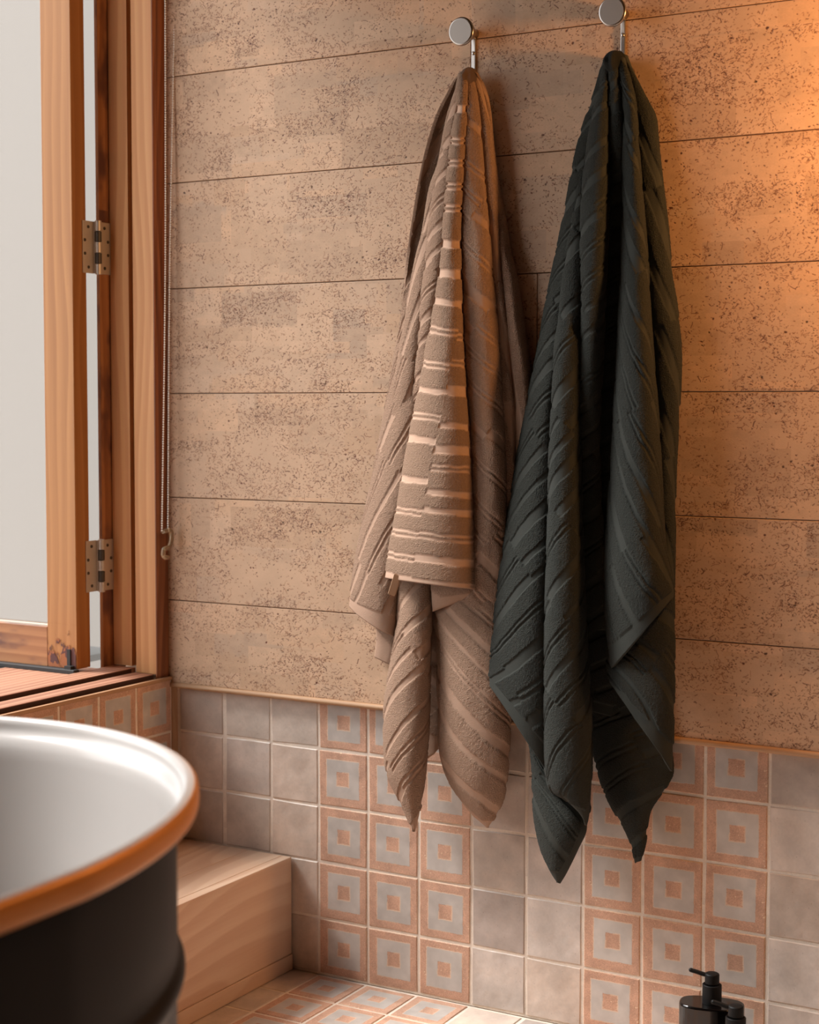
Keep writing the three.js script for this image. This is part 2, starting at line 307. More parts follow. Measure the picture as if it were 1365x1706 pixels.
// two butt hinges
const steel = std({ color: 0xcbc4ba, metalness: .6, roughness: .45 }), darkSteel = std({ color: 0x55504a, metalness: .7, roughness: .5 });
for (const [y0, y1] of [[.7017, .8051], [1.3144, 1.4176]]) {
  const h = new THREE.Group(); h.name = 'hinge'; win.add(h);
  mesh('leaf', box([-.1225, y0 + .002, .0365], [-.1195, y1 - .002, .072], 1, .0006), steel, h);
  mesh('leaf', box([-.1285, y0 + .002, .082], [-.1262, y1 - .002, .1125], 1, .0006), steel, h);
  mesh('leaf', box([-.1262, y0 + .002, .0705], [-.1226, y1 - .002, .0835], 1, .0006), steel, h);
  const hh = y1 - y0;
  for (let k = 0; k < 5; k++) { const g = cyl(.0066, .0066, hh / 5 - .0012, 16); g.translate(-.1185, y0 + hh * (k + .5) / 5, .0775); mesh('knuckle', g, k % 2 ? darkSteel : steel, h); }
  for (const [s, zz, xx] of [[1, .055, -.1195], [-1, .100, -.1262]]) for (let k = 0; k < 4; k++) {
    const g = cyl(.0034, .0030, .0016, 12); g.rotateZ(Math.PI / 2); g.translate(xx + .0002, y0 + hh * (.13 + .247 * k), zz + (k === 1 || k === 2 ? -.007 * s : .003 * s));
    mesh('screw', g, darkSteel, h);
  }
}
// outdoors: added grey wall that hides the overbright sky, and the ground
struct('wall_sky_screen', box([-9, -.9, -2.2], [-.35, 4.6, -1.9], 0), skyScreenGrey, 'added grey wall outside the window, hiding the overbright sky');
struct('ground', box([-9, -1.0, -1.9], [-.26, -.9, 8], 0), render_, 'paved ground outside the window');

// ───────────── wooden step ─────────────
{
  const s = thing('wooden_step', 'low pine box step in the tiled corner beside the bath', 'step', [0, 0, 0]);
  const X = .2755, H = .2165, Z1 = .93;
  for (const [a, b, o] of [[.0045, .089, .2], [.0895, .176, .6], [.1765, X - .0222, 1.1]]) mesh('top_plank', box([a, H - .02, .004], [b, H, Z1], 2, .0016, o), stepWood, s);
  mesh('front_board', box([X - .022, .031, .004], [X - .0008, H, Z1], 2, .0016, .9), stepWood, s);
  mesh('plinth', box([X - .024, .0008, .004], [X + .0015, .0305, Z1], 2, .0016, 1.4), stepWood, s);
  mesh('end_board', box([.0045, .0008, Z1 - .02], [X - .025, H - .0203, Z1 - .002], 0, .001, .3), stepWood, s);
}

// ───────────── bath ─────────────
{
  const tub = thing('bathtub', 'freestanding oval bath, black outside, white inside, with an orange rim', 'bathtub', [.625, 0, 1.795]);
  const A = .445, E = .54, HALF = .79, S = HALF - E, N = 160;
  const ring = []; // outline and outward normals (x, z)
  for (let i = 0; i < N; i++) {
    const t = i / N * Math.PI * 2, c = Math.cos(t), s = Math.sin(t), nx = c / A, nz = s / E, l = Math.hypot(nx, nz);
    ring.push([A * c, E * s + Math.sign(s || 1) * S * smooth(0, .12, Math.abs(s)), nx / l, nz / l]);
  }
  const sweep = (prof) => { // prof: [outward offset, y]
    const pos = [], idx = [], M = prof.length;
    for (const [o, y] of prof) for (const [x, z, nx, nz] of ring) pos.push(x + nx * o, y, z + nz * o);
    for (let j = 0; j + 1 < M; j++) for (let i = 0; i < N; i++) { const a = j * N + i, b = j * N + (i + 1) % N; idx.push(a, a + N, b, b, a + N, b + N); }
    const g = new THREE.BufferGeometry(); g.setAttribute('position', new THREE.Float32BufferAttribute(pos, 3)); g.setIndex(idx); g.computeVertexNormals(); return g;
  };
  const black = phy({ color: 0x040404, roughness: .5, specularIntensity: .35 }), enamel = phy({ color: 0xdcd8d4, roughness: .22, clearcoat: .4, clearcoatRoughness: .1 });
  const rimOrange = std({ color: 0xe2a055, metalness: .15, roughness: .4 });  // outer rim coloured an even orange
  const body = [[-.024, .655]]; for (let y = .64; y > .51; y -= .02) body.push([-.023, y]);
  for (let k = 0; k <= 10; k++) { const a = k / 10 * Math.PI; body.push([-.023 + .008 * Math.sin(a), .502 - .034 * k / 10]); }
  for (let y = .460; y > .30; y -= .03) body.push([-.024, y]);
  for (let k = 0; k <= 10; k++) { const a = k / 10 * Math.PI; body.push([-.023 + .008 * Math.sin(a), .29 - .034 * k / 10]); }
  for (let y = .24; y > .03; y -= .03) body.push([-.024, y]);
  body.push([-.024, .001]); body.push([-.06, .0008]);
  mesh('outer_shell', sweep(body), black, tub);
  const lip = (a) => [-.0085 + .0085 * Math.sign(Math.cos(a)) * Math.abs(Math.cos(a)) ** .75, .6645 + .0140 * Math.sign(Math.sin(a)) * Math.abs(Math.sin(a)) ** .75];
  const rim = []; for (let k = 0; k <= 16; k++) rim.push(lip(Math.PI * (.40 - .95 * k / 16))); rim.push([-.026, .6505]);
  mesh('rim', sweep(rim), rimOrange, tub);
  const basin = []; for (let k = 0; k <= 8; k++) { const p = lip(Math.PI * (.40 + .58 * k / 8)); basin.push(p); }
  basin.push([-.0185, .6612], [-.0222, .6578], [-.0268, .6515], [-.0292, .642], [-.0300, .63]);
  for (let k = 1; k <= 12; k++) { const t = k / 12; basin.push([-.0302 - .05 * t * t, .63 - .41 * t]); }
  for (let k = 1; k <= 10; k++) { const a = k / 10 * Math.PI / 2; basin.push([-.081 - .12 * (1 - Math.cos(a)) - .03 * Math.sin(a), .22 - .12 * Math.sin(a)]); }
  const bg = sweep(basin), pN = bg.attributes.position.count, last = pN - N, pa = Array.from(bg.attributes.position.array), ia = Array.from(bg.index.array);
  pa.push(0, .098, 0); for (let i = 0; i < N; i++) ia.push(last + i, pN, last + (i + 1) % N);
  const bg2 = new THREE.BufferGeometry(); bg2.setAttribute('position', new THREE.Float32BufferAttribute(pa, 3)); bg2.setIndex(ia); bg2.computeVertexNormals();
  mesh('basin', bg2, enamel, tub);
}

// ───────────── towel hooks ─────────────
const chrome = std({ color: 0xb9b4ae, metalness: 1, roughness: .28 }), brushed = std({ color: 0x9d968f, metalness: .85, roughness: .45 });
function hook(x, y, label) {
  const h = thing('towel_hook', label, 'hook', [x, y, CORK_Z], 'round knob towel hooks');
  // knob: a round face on a cone that narrows to the wall
  const pts = [[0, .0525], [.0205, .0525], [.0228, .0516], [.0236, .0496], [.0232, .047], [.0105, .016], [.0085, .010], [.0085, .0004], [0, .0004]].map(p => new THREE.Vector2(p[0], p[1]));
  const kg = new THREE.LatheGeometry(pts.reverse(), 48); kg.rotateX(Math.PI / 2); kg.rotateX(.10);
  const k = mesh('knob', kg, chrome, h); k.position.set(0, 0, -.0012);
  const fg = cyl(.0203, .0203, .0012, 48); fg.rotateX(Math.PI / 2); fg.rotateX(.10); const f = mesh('face', fg, brushed, k); f.position.set(0, -.0053, .0528); f.userData.label = 'brushed round face';
  // bar on the wall that ends in the upturned hook
  mesh('bar', box([-.0042, -.105, .0002], [.0042, -.004, .0046], 1, .0015), chrome, h);
  const rg = new THREE.SphereGeometry(.0034, 14, 10); rg.scale(1, 1, .6); rg.translate(0, -.033, .0048); mesh('rivet', rg, chrome, h);
  const curve = new THREE.CatmullRomCurve3([[0, -.088, .003], [0, -.103, .012], [0, -.107, .026], [0, -.100, .038], [0, -.088, .043]].map(p => new THREE.Vector3(...p)));
  mesh('prong', new THREE.TubeGeometry(curve, 24, .0038, 10), chrome, h);
  return h;
}
const hookA = at(768, 51, .062), hookB = at(1020, 18, .062);
hook(hookA.x, hookA.y + .004, 'brushed metal knob hook above the tan towel');
hook(hookB.x, hookB.y + .004, 'brushed metal knob hook above the dark green towel');

// ───────────── towels ─────────────
// sculpted terry: raised bars of loops between flat channels; bars jump where two columns meet
function bandTable(seed) { const R = mulberry(seed), t = []; let p = 0; while (p < .62) { const w = .016 + .040 * R() * R() + .010 * R(); t.push([p, p + w]); p += w; if (R() < .38) { p += .0045; t.push([p, p + .0042]); p += .0042 + .0045; } else p += .008 + .012 * R(); } return { t, period: p }; }
const tables = []; for (let k = 0; k < 24; k++) tables.push(bandTable(5000 + k * 17));
function terry(s, r, seed, W) {
  const c = Math.floor(r / W + 64.37 + seed * .61), fr = r / W + 64.37 + seed * .61 - c, T = tables[((c * 5 + seed * 7) % 24 + 24) % 24];
  let q = s % T.period; if (q < 0) q += T.period;
  let h = 0; const e = .0007;
  for (const [a, b] of T.t) { if (q > a - e && q < b + e) { h = Math.max(h, smooth(a - e, a + e, q) * (1 - smooth(b - e, b + e, q))); } if (a > q + e) break; }
  return h;
}
function spline(rows, t) { // Catmull-Rom over rows
  const n = rows.length - 1, f = clamp(t) * n, i = Math.min(n - 1, Math.floor(f)), u = f - i, p0 = rows[Math.max(0, i - 1)], p1 = rows[i], p2 = rows[i + 1], p3 = rows[Math.min(n, i + 2)];
  return p1.map((_, k) => { const a = p0[k], b = p1[k], c = p2[k], d = p3[k]; return .5 * (2 * b + (c - a) * u + (2 * a - 5 * b + 4 * c - d) * u * u + (3 * b - a - 3 * c + d) * u * u * u); });
}
// one fold of cloth. rows run from the hook down: left edge (x, y), right edge (x, y) in photograph pixels, depth of its edges off the wall, bulge
function fold(rows, o = {}) {
  const { angle = 0, seed = 1, W = .13, amp = .002, ampTop = null, hem = .018, hemLeft = 0, hemRight = 0, side = 0, sag = 0, wr = .003, lean = 0, step = .0023, round = .8, phase = 0, flat = [.5, .35, .25], pile = [.4, .27, .18] } = o;
  // even out along the length
  const M = 240, L = [0], pts = []; for (let i = 0; i <= M; i++) { const r = spline(rows, i / M); pts.push(r); if (i) { const q = pts[i - 1]; L.push(L[i - 1] + Math.hypot((r[0] + r[2] - q[0] - q[2]) / 2, (r[1] + r[3] - q[1] - q[3]) / 2)); } }
  const lenM = L[M] / 985, nv = Math.max(8, Math.round(lenM / step)); let wmax = 0; for (const r of pts) wmax = Math.max(wmax, Math.hypot(r[2] - r[0], r[3] - r[1]) / 985 * 1.15 + 1.1 * Math.abs(r[5]));
  const nu = Math.max(10, Math.round(wmax / step)), S = nu + 1;
  const base = [], uv = [], meta = []; let k = 0;
  for (let j = 0; j <= nv; j++) {
    const target = L[M] * j / nv; while (k < M - 1 && L[k + 1] < target) k++;
    const t = (k + clamp((target - L[k]) / Math.max(1e-6, L[k + 1] - L[k]))) / M, r = spline(rows, t), v = j / nv;
    let prev = null, arc = 0; const line = [];
    for (let i = 0; i <= nu; i++) {
      const u = i / nu, th = u * Math.PI, w = (1 - Math.cos(th)) / 2, ww = lerp(u, w, round), bow = Math.pow(Math.sin(Math.pow(u, 1 + side) * Math.PI), .85);
      const s = Math.sin(Math.PI * u);
      const nz = (fbm(u * 2.2 + seed * 3.1, v * lenM * 7, 300 + seed, 3) - .5);
      const px = lerp(r[0], r[2], ww) + nz * 5 * s * Math.min(1, v * 6), py = lerp(r[1], r[3], ww) + sag * s * smooth(.82, 1, v), z = r[4] + r[5] * bow + nz * wr * 2.5 * Math.min(1, v * 5);
      const p = at(px, py, z); if (prev) arc += p.distanceTo(prev); prev = p; line.push([p, arc]);
    }
    for (const [p, a] of line) { base.push(p); const aa = a - arc / 2; uv.push(aa, v * lenM); meta.push([aa, v * lenM, a, arc - a, lenM * (1 - v), v]); }
  }
  // normals of the bare fold
  const nrm = base.map(() => new THREE.Vector3()), e1 = new THREE.Vector3(), e2 = new THREE.Vector3();
  for (let j = 0; j <= nv; j++) for (let i = 0; i <= nu; i++) {
    e1.subVectors(base[j * S + Math.min(nu, i + 1)], base[j * S + Math.max(0, i - 1)]); e2.subVectors(base[Math.max(0, j - 1) * S + i], base[Math.min(nv, j + 1) * S + i]);
    nrm[j * S + i].crossVectors(e1, e2); if (nrm[j * S + i].lengthSq() < 1e-14) nrm[j * S + i].set(0, 0, 1); nrm[j * S + i].normalize();
  }
  const raised = [], pos = [], col = [], uvs = [], ca = Math.cos(angle * Math.PI / 180), sa = Math.sin(angle * Math.PI / 180);
  const put = (p, n, d, c, q) => { pos.push(p.x + n.x * d, p.y + n.y * d, p.z + n.z * d); col.push(c[0], c[1], c[2]); uvs.push(uv[2 * q], uv[2 * q + 1]); };
  for (let q = 0; q < base.length; q++) {
    const [a, b, dl, dr, db, v] = meta[q];
    const wob = (noise(a * 60, b * 60, 411 + seed) - .5) * .0022;
    let h = terry(-a * sa + b * ca + phase + wob, a * ca + b * sa + lean * b, seed, W);
    if (db < hem || (hemLeft && dl < hemLeft && v > .5) || (hemRight && dr < hemRight && v > .5)) h = .12 * smooth(hem, hem * .5, db);
    const A = (ampTop === null ? amp : lerp(ampTop, amp, smooth(.15, .55, v))) * smooth(.0, .05, dl + dr);
    const jit = h > .4 ? (hash2(q, seed, 91) - .5) * .0007 : 0, tone = h > .4 ? .92 + .16 * hash2(q, seed, 93) : .97 + .06 * noise(a * 300, b * 300, 95);
    raised.push(h); put(base[q], nrm[q], h * A + jit, [0, 1, 2].map(i => lerp(flat[i], pile[i], h) * tone), q);
  }
  for (let q = 0; q < base.length; q++) { raised.push(0); put(base[q], nrm[q], -.0035 * smooth(-.01, .03, meta[q][2] + meta[q][3]), pile, q); }
  const idx = [], B = base.length;
  for (let j = 0; j < nv; j++) for (let i = 0; i < nu; i++) { const a = j * S + i, b = a + 1, c = a + S, d = c + 1; idx.push(a, c, b, b, c, d, B + a, B + b, B + c, B + b, B + d, B + c); }
  for (let j = 0; j < nv; j++) for (const i of [0, nu]) { const a = j * S + i, c = a + S; i ? idx.push(a, c, B + a, c, B + c, B + a) : idx.push(a, B + a, c, c, B + a, B + c); }
  for (let i = 0; i < nu; i++) for (const j of [0, nv]) { const a = j * S + i, b = a + 1; j ? idx.push(a, B + a, b, b, B + a, B + b) : idx.push(a, b, B + a, b, B + b, B + a); }
  const g = new THREE.BufferGeometry();
  g.setAttribute('position', new THREE.Float32BufferAttribute(pos, 3)); g.setAttribute('color', new THREE.Float32BufferAttribute(col, 3)); g.setAttribute('uv', new THREE.Float32BufferAttribute(uvs, 2)); g.setAttribute('raised', new THREE.Float32BufferAttribute(raised, 1)); g.setIndex(idx); g.computeVertexNormals();
  return g;
}
// where the cloth bunches over the hook
function bunch(px, py, z, rx, ry, rz, c, seed) {
  const g = new THREE.SphereGeometry(1, 40, 24), p = g.attributes.position, o = at(px, py, z), col = [], raised = [];
  for (let i = 0; i < p.count; i++) { const x = p.getX(i), y = p.getY(i), zz = p.getZ(i), a = Math.atan2(zz, x), k = 1 + .13 * Math.sin(a * 7 + seed) * (1 - Math.abs(y)) + .08 * (noise(x * 4 + 9, y * 4 + zz * 3 + 9, seed) - .5); p.setXYZ(i, o.x + x * rx * k, o.y + y * ry, o.z + zz * rz * k); col.push(...c); raised.push(1); }
  g.setAttribute('color', new THREE.Float32BufferAttribute(col, 3)); g.setAttribute('raised', new THREE.Float32BufferAttribute(raised, 1)); g.computeVertexNormals(); return g;
}
const loopBump = scaled(texture(512, 512, (x, y) => { const v = 255 * (.55 * noise(x / 6, y / 6, 501, 0, 0) + .45 * noise(x / 2.6, y / 3.4, 503)); return [v, v, v]; }, false), 11, 11);
const weaveMat = std({ color: 0xffffff, vertexColors: true, bumpMap: loopBump, bumpScale: .0003, roughness: .9 });
const pileMat = std({ color: 0xffffff, vertexColors: true, bumpMap: loopBump, bumpScale: .0022, roughness: 1 });
// splits a towel into its woven ground and its raised pile
function addCloth(geos, parent) {
  const g = mergeGeometries(geos), h = g.attributes.raised.array, ix = g.index.array, sets = [[], []];
  for (let i = 0; i < ix.length; i += 3) sets[h[ix[i]] + h[ix[i + 1]] + h[ix[i + 2]] > 1.2 ? 1 : 0].push(ix[i], ix[i + 1], ix[i + 2]);
  for (const k of [0, 1]) {
    const map = new Int32Array(h.length).fill(-1), idx = []; let n = 0; const from = [];
    for (const v of sets[k]) { if (map[v] < 0) { map[v] = n++; from.push(v); } idx.push(map[v]); }
    const o = new THREE.BufferGeometry();
    for (const [name, w] of [['position', 3], ['normal', 3], ['color', 3], ['uv', 2]]) { const a = g.attributes[name].array, b = new Float32Array(n * w); for (let i = 0; i < n; i++) for (let c = 0; c < w; c++) b[i * w + c] = a[from[i] * w + c]; o.setAttribute(name, new THREE.BufferAttribute(b, w)); }
    o.setIndex(idx); mesh(k ? 'terry_pile' : 'cloth', o, k ? pileMat : weaveMat, parent);
  }
}

{
  const loopTones = { flat: [.39, .25, .172], pile: [.335, .212, .142] };  // pile darker: shadow between the loops put into the colour
  const F = (rows, o) => fold(rows.map(r => { const k = 1 + ((o && o.deep) ?? .4) * smooth(150, 520, r[1]); return [r[0], r[1], r[2], r[3], r[4] * (1 + (k - 1) * .25), r[5] * k]; }), { ...loopTones, ...o });
  const parts = [];
  // back sheet whose edge shows at the left, hollow at the top
  parts.push(F([[766, 118, 776, 118, .045, .004], [749, 154, 768, 156, .034, -.008], [727, 200, 760, 203, .03, -.014], [703, 289, 748, 292, .028, -.016], [681, 424, 732, 430, .026, -.008], [668, 535, 722, 540, .024, .008], [645, 664, 712, 668, .024, .026], [621, 793, 694, 797, .026, .034], [600, 890, 678, 900, .03, .034], [586, 975, 668, 985, .034, .032], [582, 1010, 662, 1060, .036, .028]], { angle: -64, seed: 2, hem: .026, W: .17, side: .15, sag: 8 }));
  parts.push(F([[758, 150, 768, 150, .04, .008], [746, 189, 760, 190, .036, .012], [732, 267, 750, 267, .035, .014], [716, 316, 738, 318, .034, .015], [705, 383, 728, 385, .034, .016], [692, 437, 722, 440, .035, .018], [679, 504, 716, 506, .035, .02], [670, 558, 712, 560, .034, .021], [655, 650, 704, 650, .032, .021], [642, 735, 694, 740, .028, .02], [630, 800, 684, 800, .016, .014]], { angle: -72, seed: 3, W: .2, hem: 0 }));
  parts.push(F([[764, 124, 772, 124, .05, .006], [756, 165, 768, 165, .046, .012], [743, 208, 764, 208, .044, .015], [735, 251, 760, 251, .043, .017], [724, 305, 756, 305, .042, .02], [715, 364, 750, 364, .042, .022], [707, 437, 744, 437, .042, .024], [699, 491, 738, 491, .042, .025], [694, 558, 732, 558, .042, .024], [686, 641, 718, 641, .04, .02], [680, 705, 704, 705, .034, .012], [672, 770, 690, 770, .02, .004]], { angle: -38, seed: 4, hem: 0, W: .11 }));
  // front strip with level bars, loop hanging at its hem
  parts.push(F([[766, 120, 778, 120, .056, .008], [765, 140, 778, 140, .058, .012], [762, 186, 777, 186, .058, .014], [754, 229, 775, 229, .058, .016], [748, 283, 772, 283, .058, .018], [743, 329, 770, 329, .058, .019], [738, 383, 769, 383, .058, .021], [733, 437, 770, 437, .058, .024], [724, 491, 771, 497, .058, .027], [717, 538, 772, 545, .058, .03], [708, 579, 774, 585, .058, .033], [698, 646, 779, 652, .058, .036], [682, 723, 785, 730, .058, .038], [668, 793, 788, 800, .058, .04], [657, 852, 791, 862, .058, .042], [645, 910, 795, 925, .058, .043], [638, 962, 798, 982, .058, .044]], { angle: 1.5, seed: 5, flat: [.52, .34, .24], pile: [.315, .20, .132], hem: .009, W: .145, lean: .095, amp: .0016, ampTop: .0040, sag: 2, wr: .002 }));  // loop shade painted stronger on this strip
  parts.push(F([[719, 962, 792, 970, .072, .006], [719, 992, 798, 985, .069, .008], [721, 1019, 799, 989, .066, .004]], { angle: 20, seed: 6, hem: .012, amp: .001, W: .3 }));
  // right hand folds
  parts.push(F([[774, 118, 786, 121, .05, .008], [772, 160, 795, 160, .046, .017], [769, 208, 801, 208, .044, .022], [766, 251, 804, 251, .044, .024], [764, 302, 808, 302, .044, .026], [763, 397, 817, 397, .044, .029], [764, 451, 821, 451, .044, .031], [765, 504, 827, 504, .044, .031], [766, 558, 832, 560, .044, .032], [770, 617, 836, 617, .044, .032], [778, 705, 841, 705, .044, .033], [782, 793, 845, 793, .044, .033], [780, 881, 846, 881, .044, .034], [760, 969, 848, 975, .044, .034], [745, 1040, 850, 1040, .04, .03]], { deep: .15, angle: 40, seed: 7, hem: 0, W: .12, side: -.12 }));
  parts.push(F([[784, 122, 798, 126, .04, .008], [790, 160, 808, 160, .036, .012], [796, 208, 818, 208, .034, .014], [799, 262, 824, 262, .033, .015], [803, 310, 829, 310, .032, .016], [810, 397, 834, 397, .03, .016], [816, 475, 840, 475, .03, .016], [822, 560, 848, 560, .03, .016], [828, 650, 855, 650, .03, .016], [832, 750, 861, 750, .03, .016], [836, 880, 865, 880, .03, .015], [836, 1000, 865, 1000, .03, .012]], { angle: 80, seed: 8, hem: .01, W: .2 }));
  parts.push(F([[780, 114, 796, 121, .045, .006], [796, 146, 809, 146, .032, .01], [806, 181, 818, 181, .026, .012], [810, 230, 824, 240, .022, .013], [815, 290, 831, 300, .02, .014], [820, 356, 842, 356, .018, .017], [824, 410, 850, 410, .018, .019], [828, 450, 860, 450, .018, .021], [833, 504, 869, 504, .018, .022], [838, 558, 876, 558, .018, .022], [844, 610, 882, 610, .018, .022], [850, 700, 887, 700, .018, .02], [852, 800, 885, 800, .018, .018], [852, 900, 880, 900, .018, .016], [850, 1060, 876, 1060, .018, .014]], { angle: 84, seed: 9, hem: .02, W: .3, amp: .0016 }));
  // two tails below the front strip, a dark sheet between them, and the back corner
  parts.push(F([[664, 955, 721, 955, .048, .016], [663, 1017, 719, 1020, .05, .024], [657, 1067, 718, 1067, .05, .027], [649, 1117, 717, 1117, .05, .03], [641, 1171, 716, 1165, .05, .031], [640, 1234, 714, 1225, .05, .031], [645, 1288, 709, 1285, .05, .028], [660, 1322, 704, 1325, .05, .022], [676, 1355, 699, 1355, .05, .013], [688, 1385, 692, 1386, .05, .004]], { angle: -40, seed: 10, hem: .012, W: .16, hemLeft: 0 }));
  parts.push(F([[722, 955, 846, 950, .044, .03], [723, 1025, 850, 1010, .046, .036], [729, 1080, 852, 1075, .046, .038], [729, 1134, 852, 1134, .046, .04], [730, 1192, 851, 1190, .046, .04], [732, 1255, 849, 1238, .046, .038], [747, 1301, 846, 1285, .046, .033], [768, 1334, 839, 1330, .046, .022], [788, 1359, 826, 1359, .046, .010], [800, 1369, 819, 1370, .046, .005], [811, 1379, 813, 1379, .046, .001]], { deep: 0, angle: 43, seed: 11, hem: .012, W: .6, hemLeft: .008 }));
  parts.push(F([[692, 960, 760, 960, .022, .004], [694, 1100, 760, 1100, .022, .004], [700, 1200, 760, 1200, .022, .003], [712, 1264, 745, 1236, .022, .002]], { angle: 30, seed: 12, hem: .02 }));
  parts.push(F([[626, 1030, 668, 1040, .02, .006], [627, 1065, 668, 1080, .02, .007], [624, 1095, 658, 1112, .02, .004]], { angle: 30, seed: 13, hem: .03, amp: .001 }));
  parts.push(bunch(784, 131, .046, .0135, .0185, .026, loopTones.pile, 3));
  const t = thing('bath_towel', 'tan terry towel with sculpted bars, hung in folds from its hook', 'towel');
  addCloth(parts, t);
  // hanging tape loop sewn to the front hem
  const lp = at(657.5, 974, .108), tape = mergeGeometries([new RoundedBoxGeometry(.0125, .037, .0016, 2, .0007).translate(0, 0, .0016), new RoundedBoxGeometry(.0125, .036, .0016, 2, .0007).translate(.0012, .001, -.0012), new RoundedBoxGeometry(.0125, .0022, .0044, 2, .0009).translate(.0004, -.0182, .0002)]);
  tape.rotateY(.5); tape.rotateZ(-.34); tape.translate(lp.x, lp.y, lp.z);
  mesh('hanging_loop', tape, std({ color: 0xc29c7c, roughness: .9 }), t);
}
{
  const loopTones = { flat: [.0248, .0276, .0220], pile: [.0218, .0246, .0195] };  // one cloth colour, pile darkened for the shade among its loops
  const F = (rows, o) => fold(rows.map(r => { const k = 1 + .38 * smooth(120, 500, r[1]); return [r[0], r[1], r[2], r[3], r[4] * k + .012 * smooth(800, 1000, r[1]), r[5] * k]; }), { ...loopTones, ...o });
  const parts = [];
  parts.push(F([[1005, 100, 1018, 98, .04, .01], [996, 136, 1012, 136, .034, .014], [985, 172, 1006, 172, .03, .015], [973, 206, 998, 206, .028, .015], [961, 250, 990, 250, .026, .015], [952, 294, 984, 294, .026, .016], [941, 353, 978, 353, .026, .017], [929, 412, 972, 412, .026, .019], [919, 460, 962, 462, .026, .021], [908, 515, 952, 518, .027, .024], [897, 579, 944, 582, .028, .027], [882, 652, 936, 656, .03, .03], [867, 734, 932, 738, .032, .034], [853, 808, 930, 812, .034, .036], [841, 881, 928, 886, .036, .038], [832, 940, 926, 946, .038, .039], [824, 1010, 924, 1020, .04, .039], [815, 1080, 924, 1120, .042, .038], [810, 1134, 922, 1300, .044, .032]], { angle: -46, seed: 14, hem: .028, W: .16, side: .2 }));
  parts.push(F([[964, 300, 980, 300, .034, .01], [950, 380, 978, 380, .036, .014], [938, 456, 976, 456, .038, .019], [931, 529, 974, 529, .041, .022], [924, 575, 973, 575, .044, .025], [921, 632, 970, 632, .047, .028], [917, 705, 968, 705, .05, .03], [914, 764, 968, 764, .052, .032], [912, 852, 970, 852, .053, .034], [909, 925, 972, 925, .053, .036], [906, 998, 975, 998, .053, .037], [904, 1100, 980, 1100, .053, .038], [905, 1200, 986, 1200, .053, .038], [912, 1304, 986, 1290, .052, .036], [942, 1332, 983, 1350, .05, .028], [968, 1356, 978, 1376, .05, .014]], { angle: -48, seed: 15, hem: .024, W: .12, side: -.2 }));
  parts.push(F([[1004, 106, 1018, 102, .046, .01], [999, 150, 1015, 150, .044, .017], [988, 190, 1015, 190, .042, .022], [976, 265, 1016, 265, .042, .026], [969, 338, 1015, 338, .042, .028], [966, 412, 1012, 412, .042, .029], [967, 470, 1010, 470, .042, .028], [966, 529, 1008, 529, .042, .027], [963, 573, 1006, 573, .04, .026], [957, 632, 1003, 632, .038, .025], [951, 690, 1000, 690, .036, .023], [950, 780, 1000, 780, .03, .018], [955, 900, 1005, 900, .024, .012], [960, 1050, 1010, 1050, .02, .01]], { angle: -36, seed: 16, hem: 0, W: .12 }));
  parts.push(F([[1014, 94, 1032, 94, .05, .012], [1013, 140, 1036, 140, .046, .015], [1013, 192, 1040, 192, .042, .015], [1013, 265, 1042, 265, .036, .014], [1012, 330, 1044, 330, .026, .012], [1008, 420, 1044, 420, .018, .01], [995, 560, 1044, 560, .016, .006], [975, 800, 1044, 800, .016, .004], [965, 1180, 1040, 1200, .016, .004]], { angle: -30, seed: 17, hem: .02, W: .2 }));
  parts.push(F([[1026, 92, 1042, 96, .05, .01], [1032, 130, 1050, 130, .046, .015], [1038, 177, 1060, 177, .043, .02], [1038, 265, 1066, 265, .042, .024], [1038, 353, 1073, 353, .042, .028], [1036, 441, 1080, 441, .042, .031], [1031, 529, 1085, 529, .042, .035], [1028, 610, 1091, 610, .042, .038], [1024, 670, 1096, 676, .043, .04], [1021, 734, 1100, 738, .044, .042], [1017, 793, 1103, 800, .045, .044], [1012, 866, 1106, 866, .046, .046], [1009, 925, 1110, 915, .046, .047], [1008, 998, 1118, 955, .046, .047], [1011, 1050, 1122, 972, .046, .045], [1015, 1118, 1123, 994, .048, .04]], { angle: 62, seed: 18, hem: .026, W: .2, side: .15 }));
  parts.push(F([[1030, 86, 1046, 92, .042, .01], [1042, 108, 1058, 122, .036, .012], [1048, 150, 1081, 168, .031, .015], [1052, 190, 1093, 198, .028, .017], [1056, 236, 1097, 240, .025, .019], [1060, 295, 1103, 295, .024, .02], [1064, 368, 1112, 368, .023, .022], [1068, 441, 1119, 441, .022, .024], [1072, 500, 1127, 500, .022, .025], [1076, 544, 1132, 544, .022, .026], [1080, 600, 1135, 600, .022, .026], [1084, 660, 1133, 660, .022, .026], [1088, 734, 1129, 734, .022, .025], [1090, 793, 1126, 793, .022, .024], [1092, 881, 1125, 881, .022, .022], [1094, 998, 1123, 998, .022, .02], [1094, 1100, 1123, 1100, .022, .018]], { angle: 74, seed: 19, hem: .02, W: .22, side: -.1 }));
  parts.push(F([[1014, 1030, 1123, 985, .036, .018], [1011, 1085, 1124, 1080, .042, .022], [1013, 1120, 1123, 1180, .048, .024], [1017, 1138, 1120, 1285, .052, .022]], { angle: 40, seed: 20, hem: .026, W: .2 }));
  parts.push(F([[982, 1130, 1100, 1150, .012, .004], [987, 1235, 1121, 1268, .014, .01], [1001, 1301, 1113, 1306, .018, .014], [1020, 1345, 1086, 1345, .026, .014], [1040, 1378, 1078, 1378, .028, .012], [1052, 1406, 1076, 1402, .03, .008], [1058, 1438, 1069, 1434, .03, .003]], { angle: -30, seed: 21, hem: .008, W: .2 }));
